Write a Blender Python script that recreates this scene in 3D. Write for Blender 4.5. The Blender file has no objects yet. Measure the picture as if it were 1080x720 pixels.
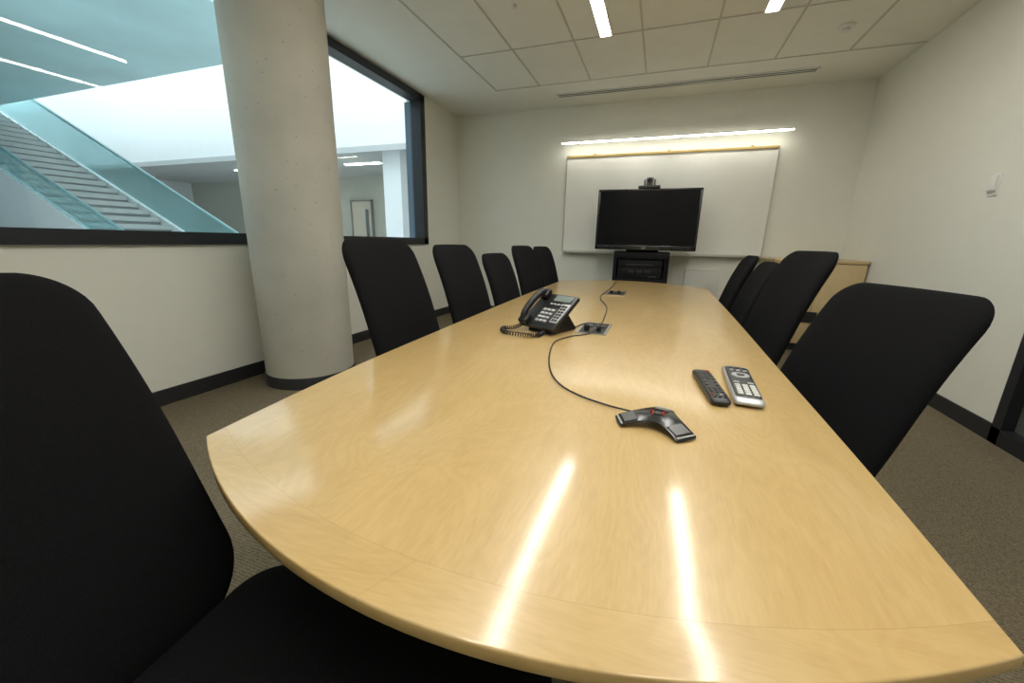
import bpy, bmesh, math, random
from mathutils import Vector as V, Matrix as M
random.seed(4)
PI=math.pi
S=bpy.context.scene
C=S.collection
try:
    S.view_settings.view_transform='Standard'; S.view_settings.look='None'
except Exception: pass
S.view_settings.exposure=0.27

# ---------------------------------------------------------------- materials
def mat(name,col,rough=.5,metal=0.,bump=0.,bscale=80.,var=0.,vscale=6.,spec=.5,coat=0.,coatr=.05,stretch=None):
    m=bpy.data.materials.new(name);m.use_nodes=True
    nt=m.node_tree;b=nt.nodes['Principled BSDF']
    b.inputs['Base Color'].default_value=(*col,1);b.inputs['Roughness'].default_value=rough;b.inputs['Metallic'].default_value=metal
    b.inputs['Specular IOR Level'].default_value=spec
    b.inputs['Coat Weight'].default_value=coat;b.inputs['Coat Roughness'].default_value=coatr
    tc=nt.nodes.new('ShaderNodeTexCoord');mp=nt.nodes.new('ShaderNodeMapping');nt.links.new(tc.outputs['Object'],mp.inputs['Vector'])
    if stretch: mp.inputs['Scale'].default_value=stretch
    n=nt.nodes.new('ShaderNodeTexNoise');n.inputs['Scale'].default_value=vscale;n.inputs['Detail'].default_value=5
    nt.links.new(mp.outputs['Vector'],n.inputs['Vector'])
    r=nt.nodes.new('ShaderNodeValToRGB')
    v=max(var,.01)
    r.color_ramp.elements[0].position=.3;r.color_ramp.elements[1].position=.7
    r.color_ramp.elements[0].color=(*[c*(1-v) for c in col],1);r.color_ramp.elements[1].color=(*[min(1,c*(1+v)) for c in col],1)
    nt.links.new(n.outputs['Fac'],r.inputs['Fac']);nt.links.new(r.outputs['Color'],b.inputs['Base Color'])
    if bump:
        n2=nt.nodes.new('ShaderNodeTexNoise');n2.inputs['Scale'].default_value=bscale;n2.inputs['Detail'].default_value=3
        nt.links.new(mp.outputs['Vector'],n2.inputs['Vector'])
        bp=nt.nodes.new('ShaderNodeBump');bp.inputs['Strength'].default_value=bump;bp.inputs['Distance'].default_value=.005
        nt.links.new(n2.outputs['Fac'],bp.inputs['Height']);nt.links.new(bp.outputs['Normal'],b.inputs['Normal'])
    return m
def emis(name,col,s):
    m=bpy.data.materials.new(name);m.use_nodes=True;nt=m.node_tree;nt.nodes.clear()
    e=nt.nodes.new('ShaderNodeEmission');o=nt.nodes.new('ShaderNodeOutputMaterial')
    e.inputs[0].default_value=(*col,1);e.inputs[1].default_value=s;nt.links.new(e.outputs[0],o.inputs[0]);return m
def glass(name,col,base=.04,amp=.6,frost=0.,fcol=(.4,.7,.72)):
    m=bpy.data.materials.new(name);m.use_nodes=True;nt=m.node_tree;nt.nodes.clear();L=nt.links.new
    t=nt.nodes.new('ShaderNodeBsdfTransparent');t.inputs[0].default_value=(*col,1)
    g=nt.nodes.new('ShaderNodeBsdfGlossy');g.inputs['Roughness'].default_value=.02
    f=nt.nodes.new('ShaderNodeLayerWeight')
    p=nt.nodes.new('ShaderNodeMath');p.operation='POWER';p.inputs[1].default_value=4;L(f.outputs['Facing'],p.inputs[0])
    q=nt.nodes.new('ShaderNodeMath');q.operation='MULTIPLY_ADD';q.inputs[1].default_value=amp;q.inputs[2].default_value=base;L(p.outputs[0],q.inputs[0])
    x=nt.nodes.new('ShaderNodeMixShader');o=nt.nodes.new('ShaderNodeOutputMaterial')
    src=t.outputs[0]
    if frost:
        d=nt.nodes.new('ShaderNodeBsdfDiffuse');d.inputs[0].default_value=(*fcol,1)
        y=nt.nodes.new('ShaderNodeMixShader');y.inputs[0].default_value=frost;L(t.outputs[0],y.inputs[1]);L(d.outputs[0],y.inputs[2]);src=y.outputs[0]
    L(q.outputs[0],x.inputs[0]);L(src,x.inputs[1]);L(g.outputs[0],x.inputs[2]);L(x.outputs[0],o.inputs[0]);return m

def wood(name,border=False,coat=.8,c0=(.52,.340,.125),c1=(.69,.49,.215)):
    m=bpy.data.materials.new(name);m.use_nodes=True;nt=m.node_tree;b=nt.nodes['Principled BSDF'];L=nt.links.new
    N=lambda t:nt.nodes.new('ShaderNode'+t)
    tc=N('TexCoord')
    def math_(op,a,b_=None,c_=None):
        n=N('Math');n.operation=op
        for i,v in enumerate((a,b_,c_)):
            if v is None: continue
            if isinstance(v,(int,float)): n.inputs[i].default_value=v
            else: L(v,n.inputs[i])
        return n.outputs[0]
    m1=N('Mapping');m1.inputs['Scale'].default_value=(3.2,1.1,1);L(tc.outputs['Object'],m1.inputs['Vector'])
    m3=N('Mapping');m3.inputs['Scale'].default_value=(1,.12,1);L(tc.outputs['Object'],m3.inputs['Vector'])
    vec=m1.outputs['Vector'];vf=m3.outputs['Vector'];mask=None
    if border:
        m2=N('Mapping');m2.inputs['Scale'].default_value=(1.3,4,1);m2.inputs['Location'].default_value=(7,3,0);L(tc.outputs['Object'],m2.inputs['Vector'])
        m4=N('Mapping');m4.inputs['Scale'].default_value=(.12,1,1);L(tc.outputs['Object'],m4.inputs['Vector'])
        sp=N('SeparateXYZ');L(tc.outputs['Object'],sp.inputs[0])
        q=math_('MULTIPLY',math_('ADD',sp.outputs[0],.225),1/.63)
        yb=math_('SUBTRACT',sp.outputs[1],math_('MULTIPLY',math_('MULTIPLY',q,q),.165))
        mask=math_('LESS_THAN',yb,.364)
        seam=math_('LESS_THAN',math_('ABSOLUTE',math_('SUBTRACT',yb,.364)),.0007)
        s2=math_('MULTIPLY',mask,math_('LESS_THAN',math_('ABSOLUTE',math_('ADD',sp.outputs[0],math_('ADD',math_('MULTIPLY',sp.outputs[1],-.5),.44))),.0007))
        seam=math_('MAXIMUM',seam,s2)
        mv=N('Mix');mv.data_type='VECTOR';L(mask,mv.inputs['Factor']);L(m1.outputs['Vector'],mv.inputs[4]);L(m2.outputs['Vector'],mv.inputs[5]);vec=mv.outputs[1]
        mw_=N('Mix');mw_.data_type='VECTOR';L(mask,mw_.inputs['Factor']);L(m3.outputs['Vector'],mw_.inputs[4]);L(m4.outputs['Vector'],mw_.inputs[5]);vf=mw_.outputs[1]
    n1=N('TexNoise');n1.inputs['Scale'].default_value=1.7;n1.inputs['Detail'].default_value=4;n1.inputs['Distortion'].default_value=1.3;L(vec,n1.inputs['Vector'])
    sn=math_('SINE',math_('MULTIPLY',n1.outputs['Fac'],75.0))
    tri=math_('MULTIPLY_ADD',sn,.5,.5)
    n2=N('TexNoise');n2.inputs['Scale'].default_value=240;n2.inputs['Detail'].default_value=4;L(vf,n2.inputs['Vector'])
    n4=N('TexNoise');n4.inputs['Scale'].default_value=45;n4.inputs['Detail'].default_value=4;L(vf,n4.inputs['Vector'])
    n3=N('TexNoise');n3.inputs['Scale'].default_value=2.6;n3.inputs['Detail'].default_value=5;n3.inputs['Distortion'].default_value=.6;L(vec,n3.inputs['Vector'])
    fac=math_('ADD',math_('ADD',math_('MULTIPLY',tri,.09),math_('MULTIPLY',n2.outputs['Fac'],.32)),math_('ADD',math_('MULTIPLY',n3.outputs['Fac'],.42),math_('MULTIPLY',n4.outputs['Fac'],.20)))
    r=N('ValToRGB');r.color_ramp.elements[0].position=.26;r.color_ramp.elements[1].position=.80
    r.color_ramp.elements[0].color=(*c0,1);r.color_ramp.elements[1].color=(*c1,1);L(fac,r.inputs['Fac'])
    col=r.outputs['Color']
    if border:
        mx=N('Mix');mx.data_type='RGBA';mx.blend_type='MULTIPLY';L(math_('ADD',math_('MULTIPLY',seam,.18),math_('MULTIPLY',mask,.03)),mx.inputs[0]);L(col,mx.inputs[6]);mx.inputs[7].default_value=(.4,.25,.12,1);col=mx.outputs[2]
    L(col,b.inputs['Base Color'])
    b.inputs['Roughness'].default_value=.35;b.inputs['Coat Weight'].default_value=coat;b.inputs['Coat Roughness'].default_value=.125
    return m

def carpet_mat():
    m=bpy.data.materials.new('carpet');m.use_nodes=True;nt=m.node_tree;b=nt.nodes['Principled BSDF'];L=nt.links.new
    N=lambda t:nt.nodes.new('ShaderNode'+t)
    tc=N('TexCoord');w=N('TexWave');w.inputs['Scale'].default_value=28;w.inputs['Distortion'].default_value=2.2;w.inputs['Detail'].default_value=3;w.inputs['Detail Scale'].default_value=8;w.bands_direction='Y'
    L(tc.outputs['Object'],w.inputs['Vector'])
    n=N('TexNoise');n.inputs['Scale'].default_value=190;n.inputs['Detail'].default_value=3;L(tc.outputs['Object'],n.inputs['Vector'])
    a=N('Math');a.operation='MULTIPLY_ADD';a.inputs[1].default_value=.22;L(w.outputs['Fac'],a.inputs[0]);L(n.outputs['Fac'],a.inputs[2])
    r=N('ValToRGB');r.color_ramp.elements[0].position=.32;r.color_ramp.elements[0].color=(.078,.063,.040,1);r.color_ramp.elements[1].position=.92;r.color_ramp.elements[1].color=(.255,.215,.145,1)
    L(a.outputs[0],r.inputs['Fac']);L(r.outputs['Color'],b.inputs['Base Color']);b.inputs['Roughness'].default_value=.95;b.inputs['Specular IOR Level'].default_value=.1
    bp=N('Bump');bp.inputs['Strength'].default_value=.4;bp.inputs['Distance'].default_value=.005;L(a.outputs[0],bp.inputs['Height']);L(bp.outputs['Normal'],b.inputs['Normal'])
    return m
def concrete_mat():
    m=mat('concrete',(.48,.465,.395),.7,var=.11,vscale=2.2,bump=.12,bscale=35)
    nt=m.node_tree;L=nt.links.new;b=nt.nodes['Principled BSDF']
    vo=nt.nodes.new('ShaderNodeTexVoronoi');vo.inputs['Scale'].default_value=16
    tc=[n for n in nt.nodes if n.type=='TEX_COORD'][0];L(tc.outputs['Object'],vo.inputs['Vector'])
    lt=nt.nodes.new('ShaderNodeMath');lt.operation='LESS_THAN';lt.inputs[1].default_value=.10;L(vo.outputs['Distance'],lt.inputs[0])
    ml=nt.nodes.new('ShaderNodeMath');ml.operation='MULTIPLY';ml.inputs[1].default_value=.5;L(lt.outputs[0],ml.inputs[0])
    mx=nt.nodes.new('ShaderNodeMix');mx.data_type='RGBA';rr=[n for n in nt.nodes if n.type=='VALTORGB'][0]
    L(ml.outputs[0],mx.inputs[0]);L(rr.outputs['Color'],mx.inputs[6]);mx.inputs[7].default_value=(.2,.19,.15,1);L(mx.outputs[2],b.inputs['Base Color'])
    return m

WALL=mat('wall_paint',(.79,.79,.71),.8,var=.01,bump=.03,bscale=250,spec=.3)
GYP=mat('ceiling_paint',(.81,.81,.745),.9,var=.01,spec=.2)
TILE=mat('ceiling_tile',(.82,.82,.755),.95,var=.02,bump=.15,bscale=300,spec=.1)
GRID=mat('ceiling_grid',(.55,.54,.49),.6)
CARPET=carpet_mat()
CONC=concrete_mat()
BASEB=mat('rubber_base',(.022,.022,.024),.5,var=.1)
FRAMEM=mat('dark_frame',(.016,.017,.022),.4,var=.1)
WOODT=wood('maple_tabletop',True)
WOODC=wood('maple_cabinet',False,.2,(.54,.41,.21),(.66,.51,.29))
WOODD=wood('maple_base',False,.2)
FAB=mat('black_fabric',(.0075,.0075,.0085),.95,bump=.6,bscale=700,var=.3,vscale=300,spec=.12)
PLB=mat('black_plastic',(.012,.012,.013),.38,var=.1)
PLS=mat('glossy_black',(.013,.013,.014),.22,var=.1)
MATB=mat('matte_black',(.008,.008,.009),.75,var=.1,spec=.25)
PLG=mat('dark_grey_plastic',(.05,.05,.055),.4,var=.1)
MICG=mat('microphone_grille',(.16,.16,.165),.3,metal=.5,var=.1)
KEYL=mat('light_keys',(.58,.59,.58),.4)
KEYD=mat('dark_keys',(.03,.03,.033),.35)
SILV=mat('silver_plastic',(.50,.51,.52),.3,metal=.3,var=.03)
STEEL=mat('brushed_steel',(.5,.5,.5),.3,metal=1,var=.05,vscale=30)
SCRN=mat('screen_black',(.003,.003,.004),.22,spec=.18)
LCD=mat('lcd_grey',(.22,.26,.24),.2)
RED=mat('red_mark',(.55,.02,.02),.4)
GREEN=mat('green_key',(.03,.3,.08),.4)
WHITE=mat('white_plastic',(.78,.78,.75),.4)
PALE=mat('pale_metal',(.70,.70,.65),.5)
WBM=mat('whiteboard_surface',(.82,.82,.76),.22,var=.01,spec=.5)
ALU=mat('aluminium',(.6,.6,.56),.35,metal=.8,var=.03)
CORK=mat('tan_rail',(.50,.36,.13),.6,var=.1)
CEL=emis('ceiling_lamp',(1,.975,.91),30)
WLL=emis('wall_lamp',(1,.96,.84),16)
WINGL=glass('window_glass',(.88,.96,.975),.055,.7)
TEALGL=glass('balustrade_glass',(.60,.86,.88),.08,.4,.38,(.42,.74,.77))
AWHITE=mat('atrium_white',(.85,.87,.88),.8)
ATEAL=mat('atrium_soffit',(.56,.80,.83),.4,var=.12,vscale=.5)
ABEIGE=mat('atrium_beige',(.50,.50,.43),.8)
AGREY=mat('atrium_grey',(.52,.54,.54),.7)
AFLOOR=mat('atrium_floor_pale',(.78,.79,.78),.5)
STEPM=mat('step_concrete',(.22,.24,.24),.8,var=.05)
STEPT=mat('step_nosing',(.48,.50,.49),.8,var=.05)

# ---------------------------------------------------------------- geometry helpers
def box(bm,c,s,rot=None,bev=0,seg=2):
    T=bmesh.new();bmesh.ops.create_cube(T,size=1)
    for v in T.verts: v.co=V((v.co.x*s[0],v.co.y*s[1],v.co.z*s[2]))
    if bev: bmesh.ops.bevel(T,geom=list(T.edges),offset=bev,segments=seg,affect='EDGES',profile=.5)
    mm=M.Translation(V(c))@(rot if rot is not None else M.Identity(4))
    merge(bm,T,mm)
def merge(bm,T,mm=None):
    if mm is not None: bmesh.ops.transform(T,matrix=mm,verts=T.verts)
    me=bpy.data.meshes.new('t');T.to_mesh(me);T.free();bm.from_mesh(me);bpy.data.meshes.remove(me)
def cyl(bm,p0,p1,r0,r1=None,seg=20,bev=0):
    p0,p1=V(p0),V(p1);d=p1-p0;r1=r0 if r1 is None else r1
    T=bmesh.new();bmesh.ops.create_cone(T,cap_ends=True,segments=seg,radius1=r0,radius2=r1,depth=d.length)
    merge(bm,T,M.Translation((p0+p1)/2)@d.to_track_quat('Z','Y').to_matrix().to_4x4())
def lathe(bm,prof,c=(0,0,0),seg=48):
    rings=[]
    for r,z in prof:
        rings.append([bm.verts.new((c[0]+r*math.cos(2*PI*i/seg),c[1]+r*math.sin(2*PI*i/seg),c[2]+z)) for i in range(seg)])
    for a,b in zip(rings,rings[1:]):
        for i in range(seg): bm.faces.new((a[i],a[(i+1)%seg],b[(i+1)%seg],b[i]))
    bm.faces.new(rings[-1]);bm.faces.new(list(reversed(rings[0])))
def smoothpts(P,n=10):
    P=[V(p) for p in P];out=[]
    Q=[2*P[0]-P[1]]+P+[2*P[-1]-P[-2]]
    for i in range(1,len(Q)-2):
        a,b,c,d=Q[i-1:i+3]
        for k in range(n):
            t=k/n;out.append(.5*((2*b)+(c-a)*t+(2*a-5*b+4*c-d)*t*t+(3*b-a-3*c+d)*t**3))
    out.append(P[-1]);return out
def tube(bm,P,r,seg=8,sm=10):
    P=smoothpts(P,sm) if sm else [V(p) for p in P]
    rings=[];up=V((0,0,1))
    for i,p in enumerate(P):
        t=(P[min(i+1,len(P)-1)]-P[max(i-1,0)]).normalized()
        s=t.cross(up)
        if s.length<.05: s=t.cross(V((0,1,0)))
        s.normalize();w=s.cross(t)
        rings.append([bm.verts.new(p+r*(s*math.cos(2*PI*k/seg)+w*math.sin(2*PI*k/seg))) for k in range(seg)])
    for a,b in zip(rings,rings[1:]):
        for i in range(seg): bm.faces.new((a[i],a[(i+1)%seg],b[(i+1)%seg],b[i]))
    bm.faces.new(rings[0]);bm.faces.new(rings[-1])
def prism(bm,pts,z0,z1,axis='z'):
    f={'z':lambda a,b,c:(a,b,c),'x':lambda a,b,c:(c,a,b),'y':lambda a,b,c:(a,c,b)}[axis]
    A=[bm.verts.new(f(a,b,z0)) for a,b in pts];B=[bm.verts.new(f(a,b,z1)) for a,b in pts];n=len(pts)
    bm.faces.new(A);bm.faces.new(B)
    for i in range(n): bm.faces.new((A[i],A[(i+1)%n],B[(i+1)%n],B[i]))
def cushion(bm,w,h,t,rt=.07,rb=.07,taper=0.,n=28,edge=6,fn=None):
    """rounded-rectangle pad, local x=width, y=height, z=thickness; rt/rb = top and bottom corner radius"""
    L=[math.sin(PI/2*(-1+2*i/n)) for i in range(n+1)]
    sides=[]
    for sg in (1,-1):
        g={}
        for i,u in enumerate(L):
            for j,v in enumerate(L):
                m=max(abs(u),abs(v));X=Y=0.
                if m>1e-6:
                    r=rt if v>0 else rb
                    qx,qy=u/m*w/2,v/m*h/2
                    cx=max(-w/2+r,min(w/2-r,qx));cy=max(-h/2+r,min(h/2-r,qy))
                    dx,dy=qx-cx,qy-cy
                    if abs(dx)>1e-9 and abs(dy)>1e-9:
                        l=math.hypot(dx,dy);dx,dy=dx/l*r,dy/l*r
                    X,Y=(cx+dx)*2/w*m,(cy+dy)*2/h*m
                wd=w/2*(1-taper*Y*.5-(.02*Y*Y))
                z=sg*t/2*math.sqrt(max(0,1-m**edge))
                co=V((X*wd,Y*h/2+.012*(1-X*X)*max(0,Y)**3,z))
                if fn: co=fn(co,X,Y)
                if sg==-1 and (i in(0,n) or j in(0,n)): g[i,j]=sides[0][i,j]
                else: g[i,j]=bm.verts.new(co)
        sides.append(g)
        for i in range(n):
            for j in range(n):
                q=(g[i,j],g[i+1,j],g[i+1,j+1],g[i,j+1])
                try: bm.faces.new(q if sg==1 else tuple(reversed(q)))
                except ValueError: pass
def obj(name,bm,m,parent=None,smooth=False,loc=None,norm=True):
    if norm: bmesh.ops.recalc_face_normals(bm,faces=bm.faces)
    me=bpy.data.meshes.new(name);bm.to_mesh(me);bm.free();me.materials.append(m)
    if smooth:
        me.polygons.foreach_set('use_smooth',[True]*len(me.polygons))
        try: me.set_sharp_from_angle(angle=math.radians(40))
        except Exception: pass
    o=bpy.data.objects.new(name,me);C.objects.link(o)
    if parent: o.parent=parent
    if loc: o.location=loc
    return o
def B(name,c,s,m,parent=None,bev=0,rot=None,origin=None):
    bm=bmesh.new();box(bm,(0,0,0),s,rot,bev);return obj(name,bm,m,parent,bev>0,loc=c)
def tag(o,label,cat,group=None,kind=None):
    o['label']=label;o['category']=cat
    if group:o['group']=group
    if kind:o['kind']=kind
    return o
def thing(name,label,cat,loc=(0,0,0),rz=0,group=None):
    o=bpy.data.objects.new(name,None);o.empty_display_size=.1;C.objects.link(o);o.location=loc;o.rotation_euler=(0,0,rz);return tag(o,label,cat,group)
def st(name,c,s,m,bev=0,parent=None):
    o=B(name,c,s,m,parent,bev)
    if not parent:o['kind']='structure'
    return o
def ster(name,lo,hi,m,parent=None):
    c=[(a+b)/2 for a,b in zip(lo,hi)];s=[b-a for a,b in zip(lo,hi)];return st(name,c,s,m,0,parent)
def text(name,s,size,m,parent,mtx,ext=.0005):
    cu=bpy.data.curves.new('txt','FONT');cu.body=s;cu.size=size;cu.align_x='CENTER';cu.align_y='CENTER';cu.extrude=ext
    t=bpy.data.objects.new('txt',cu);C.objects.link(t);dg=bpy.context.evaluated_depsgraph_get();dg.update()
    me=bpy.data.meshes.new_from_object(t.evaluated_get(dg));bpy.data.objects.remove(t)
    me.materials.clear();me.materials.append(m);me.transform(mtx)
    o=bpy.data.objects.new(name,me);C.objects.link(o);o.parent=parent;return o

# ---------------------------------------------------------------- room
XL,XR,YB,H,Y0=-3.11,2.064,5.95,2.96,-1.7
WZ0,WZ1,WY1,WY0=1.08,2.93,4.98,-1.3
ster('floor',(XL-.2,Y0-.1,-.1),(XR+.2,YB+.1,0),CARPET)
ster('wall_back',(XL-.25,YB,0),(XR+.15,YB+.15,H),WALL)
ster('wall_front',(XL-.25,Y0-.15,0),(XR+.15,Y0,H),WALL)
bm=bmesh.new()
def bx2(bm,lo,hi): box(bm,[(a+b)/2 for a,b in zip(lo,hi)],[b-a for a,b in zip(lo,hi)])
bx2(bm,(XL-.25,Y0,0),(XL,YB,WZ0));bx2(bm,(XL-.25,WY1,WZ0),(XL,YB,H));bx2(bm,(XL-.25,Y0,WZ0),(XL,WY0,H));bx2(bm,(XL-.25,WY0,WZ1),(XL,WY1,H))
obj('wall_left',bm,WALL)['kind']='structure'
DY0,DY1=1.35,3.14
bm=bmesh.new();bx2(bm,(XR,DY1,0),(XR+.15,YB,H));bx2(bm,(XR,Y0,0),(XR+.15,DY0,H));bx2(bm,(XR,DY0,2.3),(XR+.15,DY1,H))
obj('wall_right',bm,WALL)['kind']='structure'
bm=bmesh.new()
for lo,hi in (((XR-.012,DY1-.07,0),(XR+.1,DY1,2.3)),((XR-.012,DY0,0),(XR+.1,DY0+.07,2.3)),((XR-.012,DY0,2.23),(XR+.1,DY1,2.3)),((XR-.012,DY0,0),(XR+.1,DY1,.1)),((XR,2.2,0),(XR+.1,2.28,2.3))): bx2(bm,lo,hi)
d1=obj('door_1',bm,FRAMEM);d1['kind']='structure'
ster('door_glass',(XR+.05,DY0+.05,.08),(XR+.06,DY1-.05,2.25),mat('smoked_glass',(.10,.105,.09),.15),d1)
CXL,CYB=-2.13,5.12
bm=bmesh.new()
bx2(bm,(XL-.2,Y0-.1,H),(CXL,YB+.1,H+.1));bx2(bm,(CXL,CYB,H),(XR+.15,YB+.1,H+.1))
obj('ceiling',bm,GYP)['kind']='structure'
bm=bmesh.new();bx2(bm,(CXL,Y0-.1,H+.004),(XR+.15,CYB,H+.1))
obj('ceiling_tiles',bm,TILE)['kind']='structure'
bm=bmesh.new();gw=.008
xs=[CXL+.006]+[-1.56+.61*i for i in range(6)]
for x in xs: bx2(bm,(x-gw,Y0,H-.001),(x+gw,CYB,H+.006))
for yy in (CYB-.006,4.15,2.93,1.71,.49,-.73): bx2(bm,(CXL,yy-gw,H-.001),(XR,yy+gw,H+.006))
obj('trim_1',bm,GRID)['kind']='structure'
ster('baseboard_left',(XL,Y0,0),(XL+.012,YB,.11),BASEB)
ster('baseboard_back',(XL,YB-.012,0),(XR,YB,.11),BASEB)
ster('baseboard_right',(XR-.012,DY1,0),(XR,YB,.11),BASEB)
# window
bm=bmesh.new();fx0,fx1=XL-.12,XL+.03
bx2(bm,(fx0,WY0,WZ0),(fx1,WY1,WZ0+.085));bx2(bm,(fx0,WY0,WZ1-.06),(fx1,WY1,WZ1+.02));bx2(bm,(fx0,WY1-.10,WZ0),(fx1,WY1,WZ1));bx2(bm,(fx0,WY0,WZ0),(fx1,WY0+.08,WZ1))
w1=obj('window_1',bm,FRAMEM);w1['kind']='structure'
def pane(name,co,m,parent):
    bm=bmesh.new();bm.faces.new([bm.verts.new(c) for c in co]);return obj(name,bm,m,parent,norm=False)
px_=XL-.055
pane('window_pane',[(px_,WY0,WZ0+.02),(px_,WY1,WZ0+.02),(px_,WY1,WZ1),(px_,WY0,WZ1)],WINGL,w1)
ster('jamb_lining',(XL-.24,WY1-.06,WZ0+.08),(XL-.12,WY1-.005,WZ1-.05),mat('blue_jamb',(.09,.14,.19),.4),w1)
# column
bm=bmesh.new();lathe(bm,[(.333,0),(.333,H)],seg=96)
col=obj('column',bm,CONC,None,True,loc=(-2.67,2.41,0));col['kind']='structure'
bm=bmesh.new();lathe(bm,[(.334,0),(.342,0),(.342,.08),(.338,.09),(.334,.09)],seg=96);obj('column_base',bm,BASEB,col,True)

# ---------------------------------------------------------------- ceiling fittings
def lamp(x,y0,y1,label):
    t=thing('ceiling_light',label,'ceiling light',(x,(y0+y1)/2,H),0,'recessed linear ceiling lights')
    L=y1-y0
    bm=bmesh.new()
    for s in (-1,1): box(bm,(s*.053,0,-.001),(.012,L,.01))
    for s in (-1,1): box(bm,(0,s*(L/2-.002),-.001),(.118,.004,.01))
    obj('frame',bm,WHITE,t)
    B('diffuser',(0,0,0),(.092,L-.008,.006),CEL,t)
lamp(-.655,1.71,4.15,'recessed linear ceiling light nearer the window, over the far half of the table')
lamp(.64,1.71,4.15,'recessed linear ceiling light nearer the right wall, over the far half of the table')
lamp(-.655,-.75,1.70,'recessed linear ceiling light nearer the window, over the near table end')
lamp(.64,-.75,1.70,'recessed linear ceiling light nearer the right wall, over the near table end')
t=thing('air_diffuser','long narrow slotted air diffuser in ceiling near whiteboard wall','air vent',(-.035,5.50,H))
bm=bmesh.new()
for s in (-1,1): box(bm,(0,s*.055,-.004),(2.8,.022,.012))
for s in (-1,1): box(bm,(s*1.395,0,-.004),(.02,.13,.012))
box(bm,(0,0,-.004),(2.8,.012,.012))
obj('frame',bm,WHITE,t)
B('slot',(0,0,-.001),(2.78,.09,.006),mat('slot_dark',(.06,.06,.055),.7),t)
B('blade',(.35,.02,-.006),(.55,.012,.006),ALU,t)
def sprink(name,x,y,label,cat,r,pm):
    t=thing(name,label,cat,(x,y,H+.006))
    bm=bmesh.new();lathe(bm,[(r,0),(r,-.012),(r*.85,-.018)],seg=32);obj('plate',bm,WHITE,t,True)
    bm=bmesh.new();lathe(bm,[(r*.4,-.014),(r*.4,-.036),(r*.55,-.038),(r*.55,-.042)],seg=24);obj('sensor',bm,pm,t,True)
sprink('smoke_detector',1.286,4.59,'round white smoke detector on ceiling tiles toward right wall','smoke detector',.06,PALE)
sprink('sprinkler_head',-1.27,3.42,'small round sprinkler head in ceiling tile toward window','sprinkler',.035,PALE)

# ---------------------------------------------------------------- back wall
t=thing('whiteboard','wide wall-mounted whiteboard behind the television','whiteboard',(-.07,YB-.02,1.02))
W,HH=2.59,1.28
B('board',(0,0.005,HH/2),(W,.014,HH),WBM,t)
bm=bmesh.new()
box(bm,(0,0,0.006),(W,.03,.016));box(bm,(-W/2,0,HH/2),(.016,.03,HH));box(bm,(W/2,0,HH/2),(.016,.03,HH))
obj('frame',bm,ALU,t)
B('map_rail',(0,-.005,HH+.010),(W,.03,.028),CORK,t,.003)
bm=bmesh.new();box(bm,(0,-.05,-.012),(W*.98,.09,.012),bev=.003);box(bm,(0,-.093,-.002),(W*.98,.008,.022));obj('marker_tray',bm,ALU,t)
for q in (-.9,.05,1.0):
    bm=bmesh.new();box(bm,(q,-.03,HH+.012),(.03,.02,.05),bev=.003);obj('rail_clip',bm,CORK,t)
def wl(x0,x1,label):
    t=thing('wall_light',label,'wall light',((x0+x1)/2,YB-.17,2.455),0,'linear lights above the whiteboard')
    L=x1-x0
    B('housing',(0,.01,.018),(L,.05,.014),WHITE,t,.003)
    B('diffuser',(0,.008,.004),(L-.01,.034,.010),WLL,t,.003)
    for s in (-1,1): B('bracket',(s*L*.35,.10,.018),(.05,.14,.012),WHITE,t)
wl(-1.42,-.115,'linear wall light above whiteboard, the one nearer the window')
wl(-.105,1.31,'linear wall light above whiteboard, the one nearer the right wall')
# TV cart
CX,CY=-.20,5.45
t=thing('media_cart','black rolling media cart holding the television at the table end','cart',(CX-.02,CY+.10,0))
for s in (-1,1): B('post',(s*.33,0.02,.58),(.04,.05,.94),MATB,t,.004)
for s in (-1,1): B('side_panel',(s*.30,-.03,.62),(.015,.32,.68),MATB,t)
B('equipment_shelf',(0,-.04,.70),(.66,.36,.025),MATB,t,.004)
B('lower_shelf',(0,-.04,.28),(.66,.36,.025),MATB,t,.004)
B('top_panel',(0,-.10,1.0),(.66,.02,.08),MATB,t,.004)
B('front_panel',(0,-.215,.49),(.64,.015,.40),MATB,t)
B('rear_panel',(0,.15,.80),(.66,.015,.50),MATB,t)
B('mount',(0,.02,1.28),(.4,.035,.56),MATB,t,.004)
B('base',(0,0,.09),(.74,.50,.05),PLB,t,.01)
for sx in (-1,1):
    for sy in (-1,1):
        bm=bmesh.new();cyl(bm,(sx*.32-.012,sy*.20,.033),(sx*.32+.012,sy*.20,.033),.033);box(bm,(sx*.32,sy*.20,.05),(.035,.03,.04));obj('caster',bm,PLG,t,True)
t=thing('codec_box','black video conference box on the media cart shelf','electronics',(CX-.02,CY+.03,.7135))
B('case',(0,0,.07),(.54,.26,.14),MATB,t,.004)
for i in range(3): B('drive_slot',(-.1+.1*i,-.131,.08),(.07,.006,.05),PLB,t,.002)
B('indicator_panel',(.16,-.131,.03),(.1,.004,.012),PLG,t)
t=thing('set_top_box','slim black box on top of the conference box, under the television','electronics',(CX-.02,CY+.03,.854))
B('case',(0,0,.045),(.54,.24,.085),MATB,t,.004)
B('front_strip',(0,-.121,.035),(.34,.004,.02),PLB,t)
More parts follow.
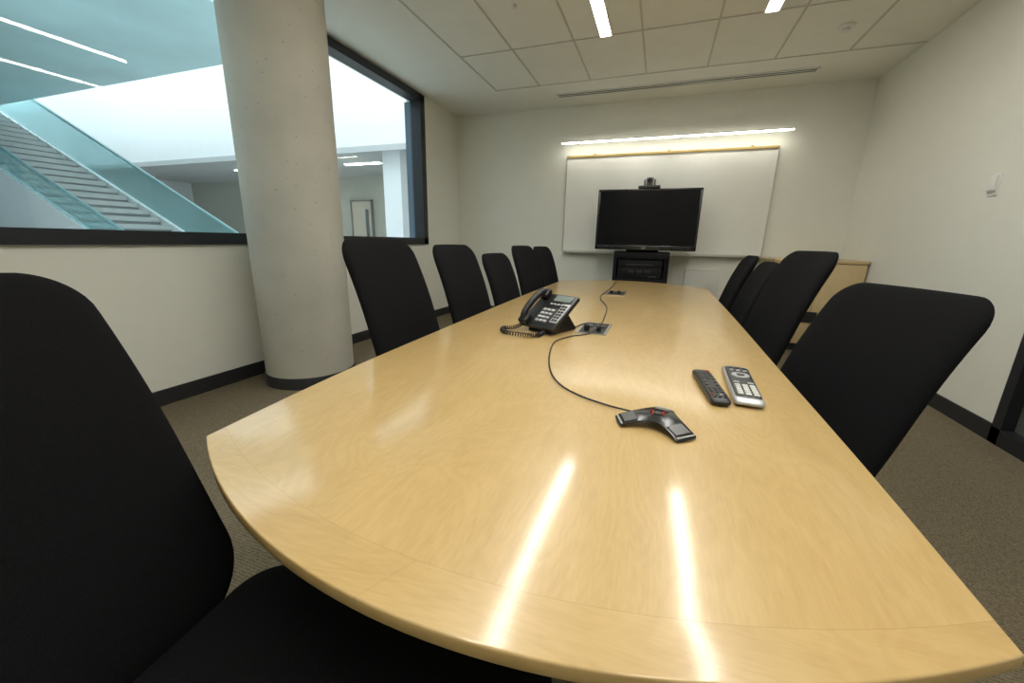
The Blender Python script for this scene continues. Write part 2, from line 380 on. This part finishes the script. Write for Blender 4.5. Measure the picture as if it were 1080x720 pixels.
# TV
t=thing('television','large flat black television on the media cart before whiteboard','television',(CX,CY,1.07))
TW,TH=1.23,.74
B('cabinet',(0,.045,TH/2),(TW*.9,.05,TH*.85),PLB,t,.015)
bm=bmesh.new();box(bm,(0,0,.03),(TW,.045,.06),bev=.006);box(bm,(0,0,TH-.014),(TW,.045,.028),bev=.006)
for s in (-1,1): box(bm,(s*(TW/2-.014),0,TH/2),(.028,.045,TH),bev=.006)
obj('bezel',bm,PLS,t,True)
B('screen',(0,-.008,TH/2+.012),(TW-.05,.02,TH-.08),SCRN,t)
text('logo','LG',.036,SILV,t,M.Translation((0,-.0235,.026))@M.Rotation(PI/2,4,'X'))
bm=bmesh.new();cyl(bm,(.53,-.0225,.028),(.53,-.0245,.028),.005);obj('power_light',bm,RED,t)
t=thing('video_camera','small motorised video camera with silver head on top of the television','camera',(CX,CY+.01,1.81))
B('base',(0,0,.018),(.26,.12,.036),PLB,t,.012)
bm=bmesh.new();box(bm,(0,0,.09),(.09,.07,.09),bev=.02,seg=4);obj('head',bm,mat('camera_silver',(.30,.30,.29),.35,metal=.4),t,True)
for s in (-1,1): B('yoke_arm',(s*.060,0,.065),(.016,.05,.09),PLB,t,.006)
bm=bmesh.new();cyl(bm,(0,-.03,.09),(0,-.055,.09),.032);lens=obj('lens',bm,PLB,t,True)
bm=bmesh.new();cyl(bm,(0,-.055,.09),(0,-.058,.09),.022);obj('lens_glass',bm,SCRN,lens,True)
t=thing('wall_panel','pale louvred wall box beside the media cart under whiteboard','wall box',(.56,YB-.035,.42))
B('body',(0,0,.2),(.42,.07,.4),PALE,t,.008)
for i in range(8): B('louvre',(0,-.037,.06+.04*i),(.36,.004,.005),PALE,t)
# credenza
t=thing('credenza','pale maple credenza in the corner behind right row of chairs','cabinet',(1.63,5.53,0))
B('top',(0,-.0,1.005),(.85,.78,.03),WOODC,t,.003)
B('body',(0,.01,.54),(.83,.74,.9),WOODC,t)
B('kick_base',(0,.03,.045),(.8,.68,.09),BASEB,t)
for s in (-1,1): B('door',(s*.207,-.368,.54),(.408,.02,.88),WOODC,t,.002)
B('vent_slot',(-.03,-.38,.40),(.18,.012,.12),PLB,t)
t=thing('thermostat','small white wall thermostat on the right wall','thermostat',(XR+.001,3.745,1.58))
B('backplate',(-.005,0,0),(.01,.085,.14),WHITE,t,.003)
B('cover',(-.018,0,0.01),(.022,.07,.10),WHITE,t,.006)

# ---------------------------------------------------------------- table
left=[(-.855,.487),(-.885,.75),(-.908,1.05),(-.93,1.6),(-.955,2.4),(-.972,3.2),(-.985,4.25)]
right=[(.405,.487),(.415,.75),(.423,1.05),(.433,1.6),(.45,2.4),(.462,3.2),(.475,4.25)]
ls=[(p.x,p.y) for p in smoothpts([(a,b,0) for a,b in left],8)]
rs=[(p.x,p.y) for p in smoothpts([(a,b,0) for a,b in right],8)]
near=[]
for i in range(1,48):
    x=-.855+1.26*i/48;near.append((x,.287+.2*((x+.225)/.63)**2))
far=[]
for i in range(1,48):
    x=.475-1.46*i/48;far.append((x,4.66-.41*((x+.255)/.73)**2))
out=near+rs+far+list(reversed(ls))
def inset(pts,d):
    n=len(pts);o=[]
    for i in range(n):
        a=V(pts[i-1]);b=V(pts[i]);c=V(pts[(i+1)%n])
        t1=(b-a).normalized();t2=(c-b).normalized();nn=V((-(t1.y+t2.y),t1.x+t2.x));nn.normalize()
        k=1/max(.5,nn.dot(V((-t1.y,t1.x))));o.append(b+nn*d*min(k,1.6))
    return o
TB=thing('conference_table','long boat-shaped maple conference table with glossy top','table',(0,0,0))
bm=bmesh.new();rings=[]
for d,z in ((.003,.74),(.0015,.7397),(.0005,.7388),(0,.7372),(0,.722),(.001,.7195),(.004,.718),(.05,.70)):
    rings.append([bm.verts.new((p.x,p.y,z)) for p in inset(out,d)])
n=len(out)
for a,b in zip(rings,rings[1:]):
    for i in range(n): bm.faces.new((a[i],a[(i+1)%n],b[(i+1)%n],b[i]))
bm.faces.new(rings[0]);bm.faces.new(rings[-1])
obj('tabletop',bm,WOODT,TB,True)
for y in (1.83,3.15):
    B('leg_panel',(-.225,y,.39),(.06,.42,.62),WOODD,TB,.004)
    B('foot',(-.225,y,.04),(.24,.5,.08),WOODD,TB,.01)
B('rail',(-.225,2.45,.66),(.08,2.6,.08),WOODD,TB)
TZ=.741
def cubby(x,y,w,h,label,rz=0):
    t=thing('power_box',label,'power outlet',(x,y,TZ),rz,'cable boxes set into the tabletop')
    bm=bmesh.new()
    for s in (-1,1): box(bm,(s*w/2,0,.001),(.012,h,.004));box(bm,(0,s*h/2,.001),(w+.012,.012,.004))
    obj('frame',bm,STEEL,t)
    B('well',(0,0,.0),(w-.01,h-.01,.003),PLB,t)
    for i in range(2): B('socket',(-w*.22+i*w*.44,h*.18,.004),(w*.28,h*.3,.006),PLG,t,.001)
    for i in range(2): B('plug',(-w*.22+i*w*.44,-h*.2,.014),(.022,.03,.028),PLB,t,.004)
    return t
cubby(-.262,1.92,.13,.26,'black cable box in tabletop beside the desk phone')
cubby(-.31,3.42,.14,.26,'black cable box in tabletop toward the television')

# ---------------------------------------------------------------- chairs
def make_chair(label,loc,rz,lean,top,sx=.03,sd=.50,sw=.52,group='black chairs around the table'):
    t=thing('office_chair',label,'chair',loc,rz,group)
    bm=bmesh.new();cushion(bm,sw,sd,.085,rt=.10,rb=.08,fn=lambda c,X,Y:V((c.y+sx,c.x,.475+c.z-.012*max(0,Y)**2)));obj('seat',bm,FAB,t,True)
    B('seat_pan',(.02,0,.425),(.36,.34,.03),PLB,t,.01)
    bm=bmesh.new();cyl(bm,(0,0,.07),(0,0,.25),.028);cyl(bm,(0,0,.25),(0,0,.41),.016);obj('gas_lift',bm,PLB,t,True)
    for k in range(5):
        a=2*PI*k/5+.3
        bm=bmesh.new();box(bm,(.15,0,.0),(.28,.04,.026),bev=.008);
        lg=obj('leg',bm,PLB,t,True,loc=(0,0,.085));lg.rotation_euler=(0,math.radians(3),a)
        bm=bmesh.new()
        for s in (-1,1): cyl(bm,(.275,s*.008,-.044),(.275,s*.024,-.044),.027,seg=24)
        cyl(bm,(.275,-.02,-.044),(.275,.02,-.044),.006);cyl(bm,(.275,0,-.05),(.275,0,0),.008);obj('caster',bm,PLG,lg,True)
    h=(top-.43)/math.cos(lean)
    bm=bmesh.new()
    def f(c,X,Y):
        y=c.y+h/2-.07
        return V((c.z+.026*X*X+.006*math.sin(PI*(Y+.2))-.006*max(0,Y)**2,c.x,y))
    cushion(bm,.52,h,.05,rt=.08,rb=.13,taper=.035,fn=f,n=34,edge=8)
    bk=obj('backrest',bm,FAB,t,True,loc=(-.22,0,.50));bk.rotation_euler=(0,-lean,0)
    bm=bmesh.new();tube(bm,[(.02,0,.415),(-.18,0,.415),(-.27,0,.45),(-.30-.05*math.sin(lean),0,.56),(-.285-.3*math.tan(lean),0,.78)],.02,10)
    obj('back_support',bm,PLB,t,True)
    return t
R=math.radians
chairs=[
 ('largest black chair, at near table end, its back cut off by the left photo edge',-.735,.185,R(6),R(25),1.068),
 ('tall black chair in front of the concrete column, nearest of the window-side row',-.985,1.49,R(3),R(18),1.135),
 ('second black chair of the window-side row, just past the column',-1.0,2.18,0,R(18),1.11),
 ('third black chair of the window-side row, lower than its neighbours',-1.015,2.83,0,R(18),1.045),
 ('fourth black chair of the window-side row, beyond the low one',-1.025,3.48,R(-4),R(16),1.10),
 ('farthest black chair of the window-side row, beside the table end',-1.035,4.15,R(-4),R(16),1.09),
 ('nearest black chair of the right-hand row, reclined and turned toward the camera',.515,1.45,R(197),R(23),1.025),
 ('second black chair of the right-hand row, the tallest on that side',.545,2.45,R(189),R(19),1.12),
 ('third black chair of the right-hand row, half hidden behind the tallest',.54,3.15,R(180),R(19),1.035),
 ('farthest black chair of the right-hand row, beside the credenza',.55,3.85,R(180),R(19),1.06),
]
for i,(lab,x,y,rz,lean,top) in enumerate(chairs):
    make_chair(lab,(x+.22*math.cos(rz),y+.22*math.sin(rz),0),rz,lean,top,*((.14,.62,.60) if i==0 else (.03,.50,.52)))

# ---------------------------------------------------------------- desk phone
PR=-26
ph=thing('desk_phone','black multi-line desk phone with handset and light keys on table','phone',(-.455,1.80,TZ),R(PR))
tilt=M.Translation((0,-.095,.016))@M.Rotation(R(36),4,'X')
def tb(name,c,s,m,parent=ph,bev=.002):
    bm=bmesh.new();box(bm,c,s,bev=bev);bmesh.ops.transform(bm,matrix=tilt,verts=bm.verts);return obj(name,bm,m,parent,True)
bm=bmesh.new();prism(bm,[(-.09,0.001),(.10,0.001),(.10,.01),(.03,.088),(.01,.09),(-.08,.015)],-.06,.075,'x');obj('stand',bm,PLB,ph)
tb('body',(0,.11,.010),(.215,.225,.022),PLB,bev=.007)
tb('screen',(.035,.192,.0225),(.10,.042,.004),LCD)
tb('label_panel',(.077,.10,.0215),(.044,.125,.002),SILV)
tb('number_panel',(.006,.075,.0215),(.082,.10,.0015),PLG)
for r in range(4):
    for c in range(3): tb('number_key',(-.018+.024*c,.037+.024*r,.024),(.018,.012,.005),KEYL)
for r in range(6):
    for c in range(2): tb('line_key',(.068+.017*c,.052+.018*r,.024),(.012,.009,.004),KEYD,bev=.001)
for c in range(5): tb('soft_key',(-.008+.021*c,.150,.024),(.013,.008,.004),KEYL,bev=.001)
bm=bmesh.new();hx=-.076
tube(bm,[(hx,.01,.040),(hx,.04,.062),(hx,.11,.070),(hx,.18,.062),(hx,.21,.040)],.016,12)
box(bm,(hx,.02,.036),(.050,.055,.028),bev=.01,seg=3);box(bm,(hx,.20,.036),(.050,.055,.028),bev=.01,seg=3)
bmesh.ops.transform(bm,matrix=tilt,verts=bm.verts);obj('handset',bm,PLB,ph,True)
def coil(path,r,turns,n=12):
    P=smoothpts(path,16);N=int(turns*n);out=[]
    L=len(P)-1
    for i in range(N+1):
        f=i/N*L;k=min(int(f),L-1);p=P[k].lerp(P[k+1],f-k);t=(P[k+1]-P[k]).normalized()
        s=t.cross(V((0,0,1))).normalized();w=s.cross(t);a=2*PI*i/n
        out.append(p+r*(s*math.cos(a)+w*math.sin(a)))
    return out
inv=(M.Translation((-.455,1.80,TZ))@M.Rotation(R(PR),4,'Z')).inverted()
wp=[(-.57,1.77,.775),(-.61,1.73,.754),(-.655,1.69,.752),(-.62,1.62,.752),(-.53,1.60,.752),(-.465,1.62,.752),(-.455,1.69,.752)]
bm=bmesh.new();tube(bm,[inv@p for p in coil([V(p) for p in wp],.008,44)],.0024,6,0);obj('coiled_cord',bm,PLB,ph,True)
def cable(name,label,P,r=.003):
    P=[V(p) for p in P];o=P[0].copy();o.z=TZ
    bm=bmesh.new();tube(bm,[p-o for p in P],r,8,12);return tag(obj(name,bm,PLB,None,True,loc=o),label,'cable')
z=TZ+.004
cable('phone_cable','black line cable running from the desk phone to the cable box',[(-.375,1.86,z),(-.35,1.90,z),(-.34,1.95,z),(-.315,1.96,z+.008),(-.295,1.92,z+.016)])
cable('microphone_cable','black cable curving across the table to the conference microphone',[(-.235,1.85,z+.016),(-.27,1.77,z),(-.33,1.69,z),(-.372,1.56,z),(-.34,1.35,z),(-.29,1.18,z),(-.235,1.075,z),(-.165,1.01,z),(-.085,.972,z),(-.02,.945,z+.004)],.0026)
cable('display_cable','black cable winding from the cable box toward the television',[(-.235,1.89,z+.022),(-.245,2.08,z),(-.255,2.25,z),(-.285,2.6,z),(-.37,2.95,z),(-.40,3.2,z),(-.395,3.5,z),(-.39,3.8,z),(-.40,4.2,z),(-.42,4.58,z)],.0035)
# ---------------------------------------------------------------- conference microphone
mc=thing('conference_microphone','black wedge-shaped conference microphone with arched arms at near table end','microphone',(.036,.918,TZ))
angs=[R(198),R(312),R(74)]
rad=[.094,.094,.066];wid=[.029,.029,.022];conc=[.012,.035,.035]
o=[]
for i,a in enumerate(angs):
    j=(i+1)%3;b=angs[j]
    while b<a:b+=2*PI
    e=V((math.cos(a),math.sin(a)));s=V((-e.y,e.x));e2=V((math.cos(b),math.sin(b)));s2=V((-e2.y,e2.x))
    ra,rb_=rad[i],rad[j]
    o+= [e*ra*.98-s*wid[i]*.85,e*ra,e*ra*.98+s*wid[i]*.85]
    p0=e*ra*.94+s*wid[i];p2=e2*rb_*.94-s2*wid[j];mm=V((math.cos((a+b)/2),math.sin((a+b)/2)));p1=mm*conc[i]
    for k in range(15):
        q=k/14;o.append(p0*(1-q)**2+p1*2*q*(1-q)+p2*q*q)
def podh(p): r=p.length;return .026-.020*(r/.094)**1.7
bm=bmesh.new();rg=[]
for sc,dz in ((.25,-.007),(.6,-.007),(.93,-.005),(1,-.0035),(1,-.0015),(.98,0),(.9,0),(.7,0),(.45,0),(.2,0)):
    rg.append([bm.verts.new((p.x*sc,p.y*sc,max(.0005,podh(p*sc)+dz))) for p in o])
for a,b in zip(rg,rg[1:]):
    for i in range(len(o)): bm.faces.new((a[i],a[(i+1)%len(o)],b[(i+1)%len(o)],b[i]))
bm.faces.new(rg[-1]);bm.faces.new(rg[0]);obj('housing',bm,PLS,mc,True)
for i,a in enumerate(angs):
    e=V((math.cos(a),math.sin(a),0));r1,r2=rad[i]-.028,rad[i]-.006
    mx=M.Translation(e*r1+V((0,0,podh(V((r1,0)))+.0005)))@M.Rotation(a,4,'Z')@M.Rotation(R(16),4,'Y')
    bm=bmesh.new();box(bm,(0,0,0),(.030,wid[i]*1.4,.002),bev=.0006);bmesh.ops.transform(bm,matrix=mx,verts=bm.verts);obj('grille',bm,MICG,mc)
    mx=M.Translation(e*r2+V((0,0,podh(V((r2,0)))+.0003)))@M.Rotation(a,4,'Z')@M.Rotation(R(20),4,'Y')
    bm=bmesh.new();box(bm,(0,0,0),(.004,wid[i]*1.7,.003),bev=.001);bmesh.ops.transform(bm,matrix=mx,verts=bm.verts);obj('silver_trim',bm,SILV,mc)
for sg in (-1,1):
    bm=bmesh.new();tube(bm,[(sg*.018+.0,.014,.0256),(sg*.010,.004,.0264),(sg*.013,-.010,.0259)],.0013,6,6);obj('indicator',bm,RED,mc)
bm=bmesh.new();cyl(bm,(0,0,.025),(0,0,.0275),.008);obj('mute_button',bm,PLG,mc,True)

# ---------------------------------------------------------------- remotes
def remote(name,label,a,b,w,h,body,keys):
    a,b=V(a),V(b);d=b-a;L=d.length;c=(a+b)/2
    t=thing(name,label,'remote control',(c.x,c.y,TZ),math.atan2(d.y,d.x)-PI/2,'remote controls on the table')
    bm=bmesh.new();cushion(bm,w,L,h,rt=.012,rb=.012,taper=-.06,fn=lambda q,X,Y:V((q.x,q.y,q.z+h/2)),edge=10);obj('casing',bm,body,t,True)
    for nm,x,y,kw,kh,m in keys:
        bm=bmesh.new()
        if 'pad' in nm or 'select' in nm: cyl(bm,(x*w,y*L,h-.002),(x*w,y*L,h+(.003 if 'pad' in nm else .0045)),kw*w/2,kw*w/2*.95,seg=32)
        else: box(bm,(x*w,y*L,h+.0005),(kw*w,kh*L,.004),bev=.0012)
        obj(nm,bm,m,t,True)
    return t,L
ks=[('power_button',.3,.42,.16,.03,RED)]
for r in range(4):
    for c in range(3): ks.append(('number_button',-.27+.27*c,.33-.065*r,.18,.035,PLG))
for r in range(2):
    for c in range(2): ks.append(('rocker_button',-.27+.54*c,.03-.09*r,.18,.06,PLG))
for r in range(3):
    for c in range(3): ks.append(('menu_button',-.25+.25*c,-.17-.055*r,.15,.03,PLG))
for c,m in enumerate((RED,GREEN,KEYL,KEYD)): ks.append(('colour_button',-.3+.2*c,-.36,.14,.018,m))
for c in range(3): ks.append(('playback_button',-.25+.25*c,-.42,.15,.022,PLG))
remote('television_remote','black television remote lying beside the silver remote',(.194,1.085),(.165,1.355),.052,.02,PLB,ks)
ks=[]
for r in range(5):
    for c in range(3): ks.append(('number_button',-.27+.27*c,-.42+.060*r,.20,.036,WHITE))
for c in range(2): ks.append(('menu_button',-.26+.52*c,-.095,.22,.024,KEYL))
ks.append(('navigation_pad',0,.13,.72,0,SILV));ks.append(('select_button',0,.13,.34,0,KEYD))
for r in range(2):
    for c in range(3): ks.append(('top_button',-.27+.27*c,.31+.07*r,.14,.022,PLG if r else KEYL))
cr,_=remote('conference_remote','silver-edged remote with many white keys, right of the black remote',(.262,1.115),(.275,1.42),.070,.026,KEYD,ks)
bm=bmesh.new();cushion(bm,.076,.330,.022,rt=.014,rb=.014,taper=-.06,fn=lambda q,X,Y:V((q.x,q.y,q.z+.0115)),edge=12);obj('silver_base',bm,SILV,cr,True)

# ---------------------------------------------------------------- atrium beyond the window
AX=-20.5
ster('floor_atrium',(AX-.2,-4,-.2),(XL-.25,14,0),AFLOOR)
ster('wall_atrium_left',(AX-.2,-4,0),(AX,14,9),AWHITE)
ster('wall_atrium_upper',(AX,9,3.40),(XL-.25,9.2,9),AWHITE)
ster('trim_2',(AX,8.96,3.28),(XL-.25,9.0,3.42),AGREY)
ster('ceiling_corridor',(AX,9.2,3.40),(XL-.25,13,3.5),AGREY)
ster('wall_atrium_back',(AX,13,0),(XL-.25,13.2,3.5),ABEIGE)
ster('ceiling_atrium',(AX,-4,4.64),(-6.9,6.8,4.9),ATEAL)
ster('wall_atrium_near',(AX,-4.2,0),(XL-.25,-4,9),AWHITE)
ster('wall_atrium_side',(XL-.25,YB+.15,0),(XL-.15,14,9),AWHITE)
dd=ster('door_2',(-11.35,12.9,0),(-10.45,12.98,2.5),mat('pale_door',(.58,.53,.43),.6))
DFR=mat('door_frame_grey',(.22,.21,.19),.5)
for q in (-.47,.47): ster('door_frame',(q-.02,-.08,-1.25),(q+.02,.04,1.30),DFR,dd)
ster('door_frame',(-.49,-.08,1.25),(.49,.04,1.29),DFR,dd)
ster('vision_panel',(.20,-.07,-.1),(.32,-.03,.95),mat('vision_glass',(.12,.15,.16),.15),dd)
ster('wall_atrium_pier',(-7.15,9.4,0),(-6.6,9.8,3.4),AWHITE)
CLM=emis('corridor_lamp',(1,1,.95),20)
for x0,x1,lab in ((-14.5,-12,'slim bright corridor light seen just left of the column'),(-9.6,-8.3,'slim bright corridor light seen between column and window frame'),(-7.6,-6.8,'short corridor light nearest the right window jamb')):
    t=thing('corridor_light',lab,'ceiling light',((x0+x1)/2,10.8,3.39),0,'corridor lights beyond the window')
    B('diffuser',(0,0,-.01),(x1-x0,.16,.02),CLM,t)
    B('frame',(0,0,0),(x1-x0+.04,.20,.015),WHITE,t)
sc=thing('staircase','grey atrium staircase with aqua glass balustrades seen through the window','staircase',(0,0,0))
run=.40
sx0=-9.3;SY0,SY1=5.3,7.0
def zl(x): return 1.3+.47*(-12-x)
x=sx0
while x>-19.8:
    zt=zl(x)
    if zt>.1:
        bm=bmesh.new();box(bm,(x-run/2,(SY0+SY1)/2,zt-.17),(run,SY1-SY0,.28));stp=obj('step',bm,STEPM,sc)
        bm=bmesh.new();box(bm,(x-run/2+.02,(SY0+SY1)/2,zt-.045),(run,SY1-SY0,.11));obj('tread',bm,STEPT,stp)
    x-=run
xe=-19.8
bm=bmesh.new();prism(bm,[(sx0,0.01),(xe,0.01),(xe,zl(xe)-.05),(sx0,max(.02,zl(sx0)-.05))],SY0-.12,SY0-.02,'y');obj('stringer',bm,AWHITE,sc)
bm=bmesh.new();prism(bm,[(sx0,0.01),(xe,zl(xe)-.6),(xe,zl(xe)-.05),(sx0,.1)],SY1+.02,SY1+.12,'y');obj('stringer',bm,AWHITE,sc)
RAILM=mat('rail_teal_grey',(.22,.40,.42),.4)
for yy,pts in ((SY1+.1,[(-19.8,zl(-19.8)+1.0),(-9.3,zl(-9.3)+.88)]),(SY0-.1,[(-19.8,zl(-19.8)+.42),(sx0,zl(sx0)+.55)])):
    for (xa,za),(xb,zb) in zip(pts,pts[1:]):
        pane('glass_panel',[(xa,yy,max(0,zl(xa)-.05)),(xb,yy,max(0,zl(xb)-.05)),(xb,yy,zb),(xa,yy,za)],TEALGL,sc)
    bm=bmesh.new();tube(bm,[(a,yy,b+.03) for a,b in pts],.04,8,0);obj('handrail',bm,RAILM,sc,True)

# ---------------------------------------------------------------- world
w=bpy.data.worlds.new('World');S.world=w;w.use_nodes=True
bg=w.node_tree.nodes['Background'];bg.inputs[0].default_value=(.90,.97,1,1);bg.inputs[1].default_value=2.5

# ---------------------------------------------------------------- camera
yaw,pit,rol,F=-19.8255,-14.3413,-1.2194,414.53
y_,p_,r_=[math.radians(v) for v in (yaw,pit,rol)]
f=V((math.sin(y_)*math.cos(p_),math.cos(y_)*math.cos(p_),math.sin(p_)))
rt=V((math.cos(y_),-math.sin(y_),0));dn=f.cross(rt)
Rv=rt*math.cos(r_)+dn*math.sin(r_);Dv=dn*math.cos(r_)-rt*math.sin(r_)
cd=bpy.data.cameras.new('Camera');cd.sensor_width=36;cd.sensor_fit='HORIZONTAL';cd.lens=36*F/1080;cd.clip_start=.02
co=bpy.data.objects.new('Camera',cd);C.objects.link(co)
mw=M((( Rv.x,-Dv.x,-f.x,0),(Rv.y,-Dv.y,-f.y,0),(Rv.z,-Dv.z,-f.z,1.15),(0,0,0,1)))
co.matrix_world=mw
S.camera=co
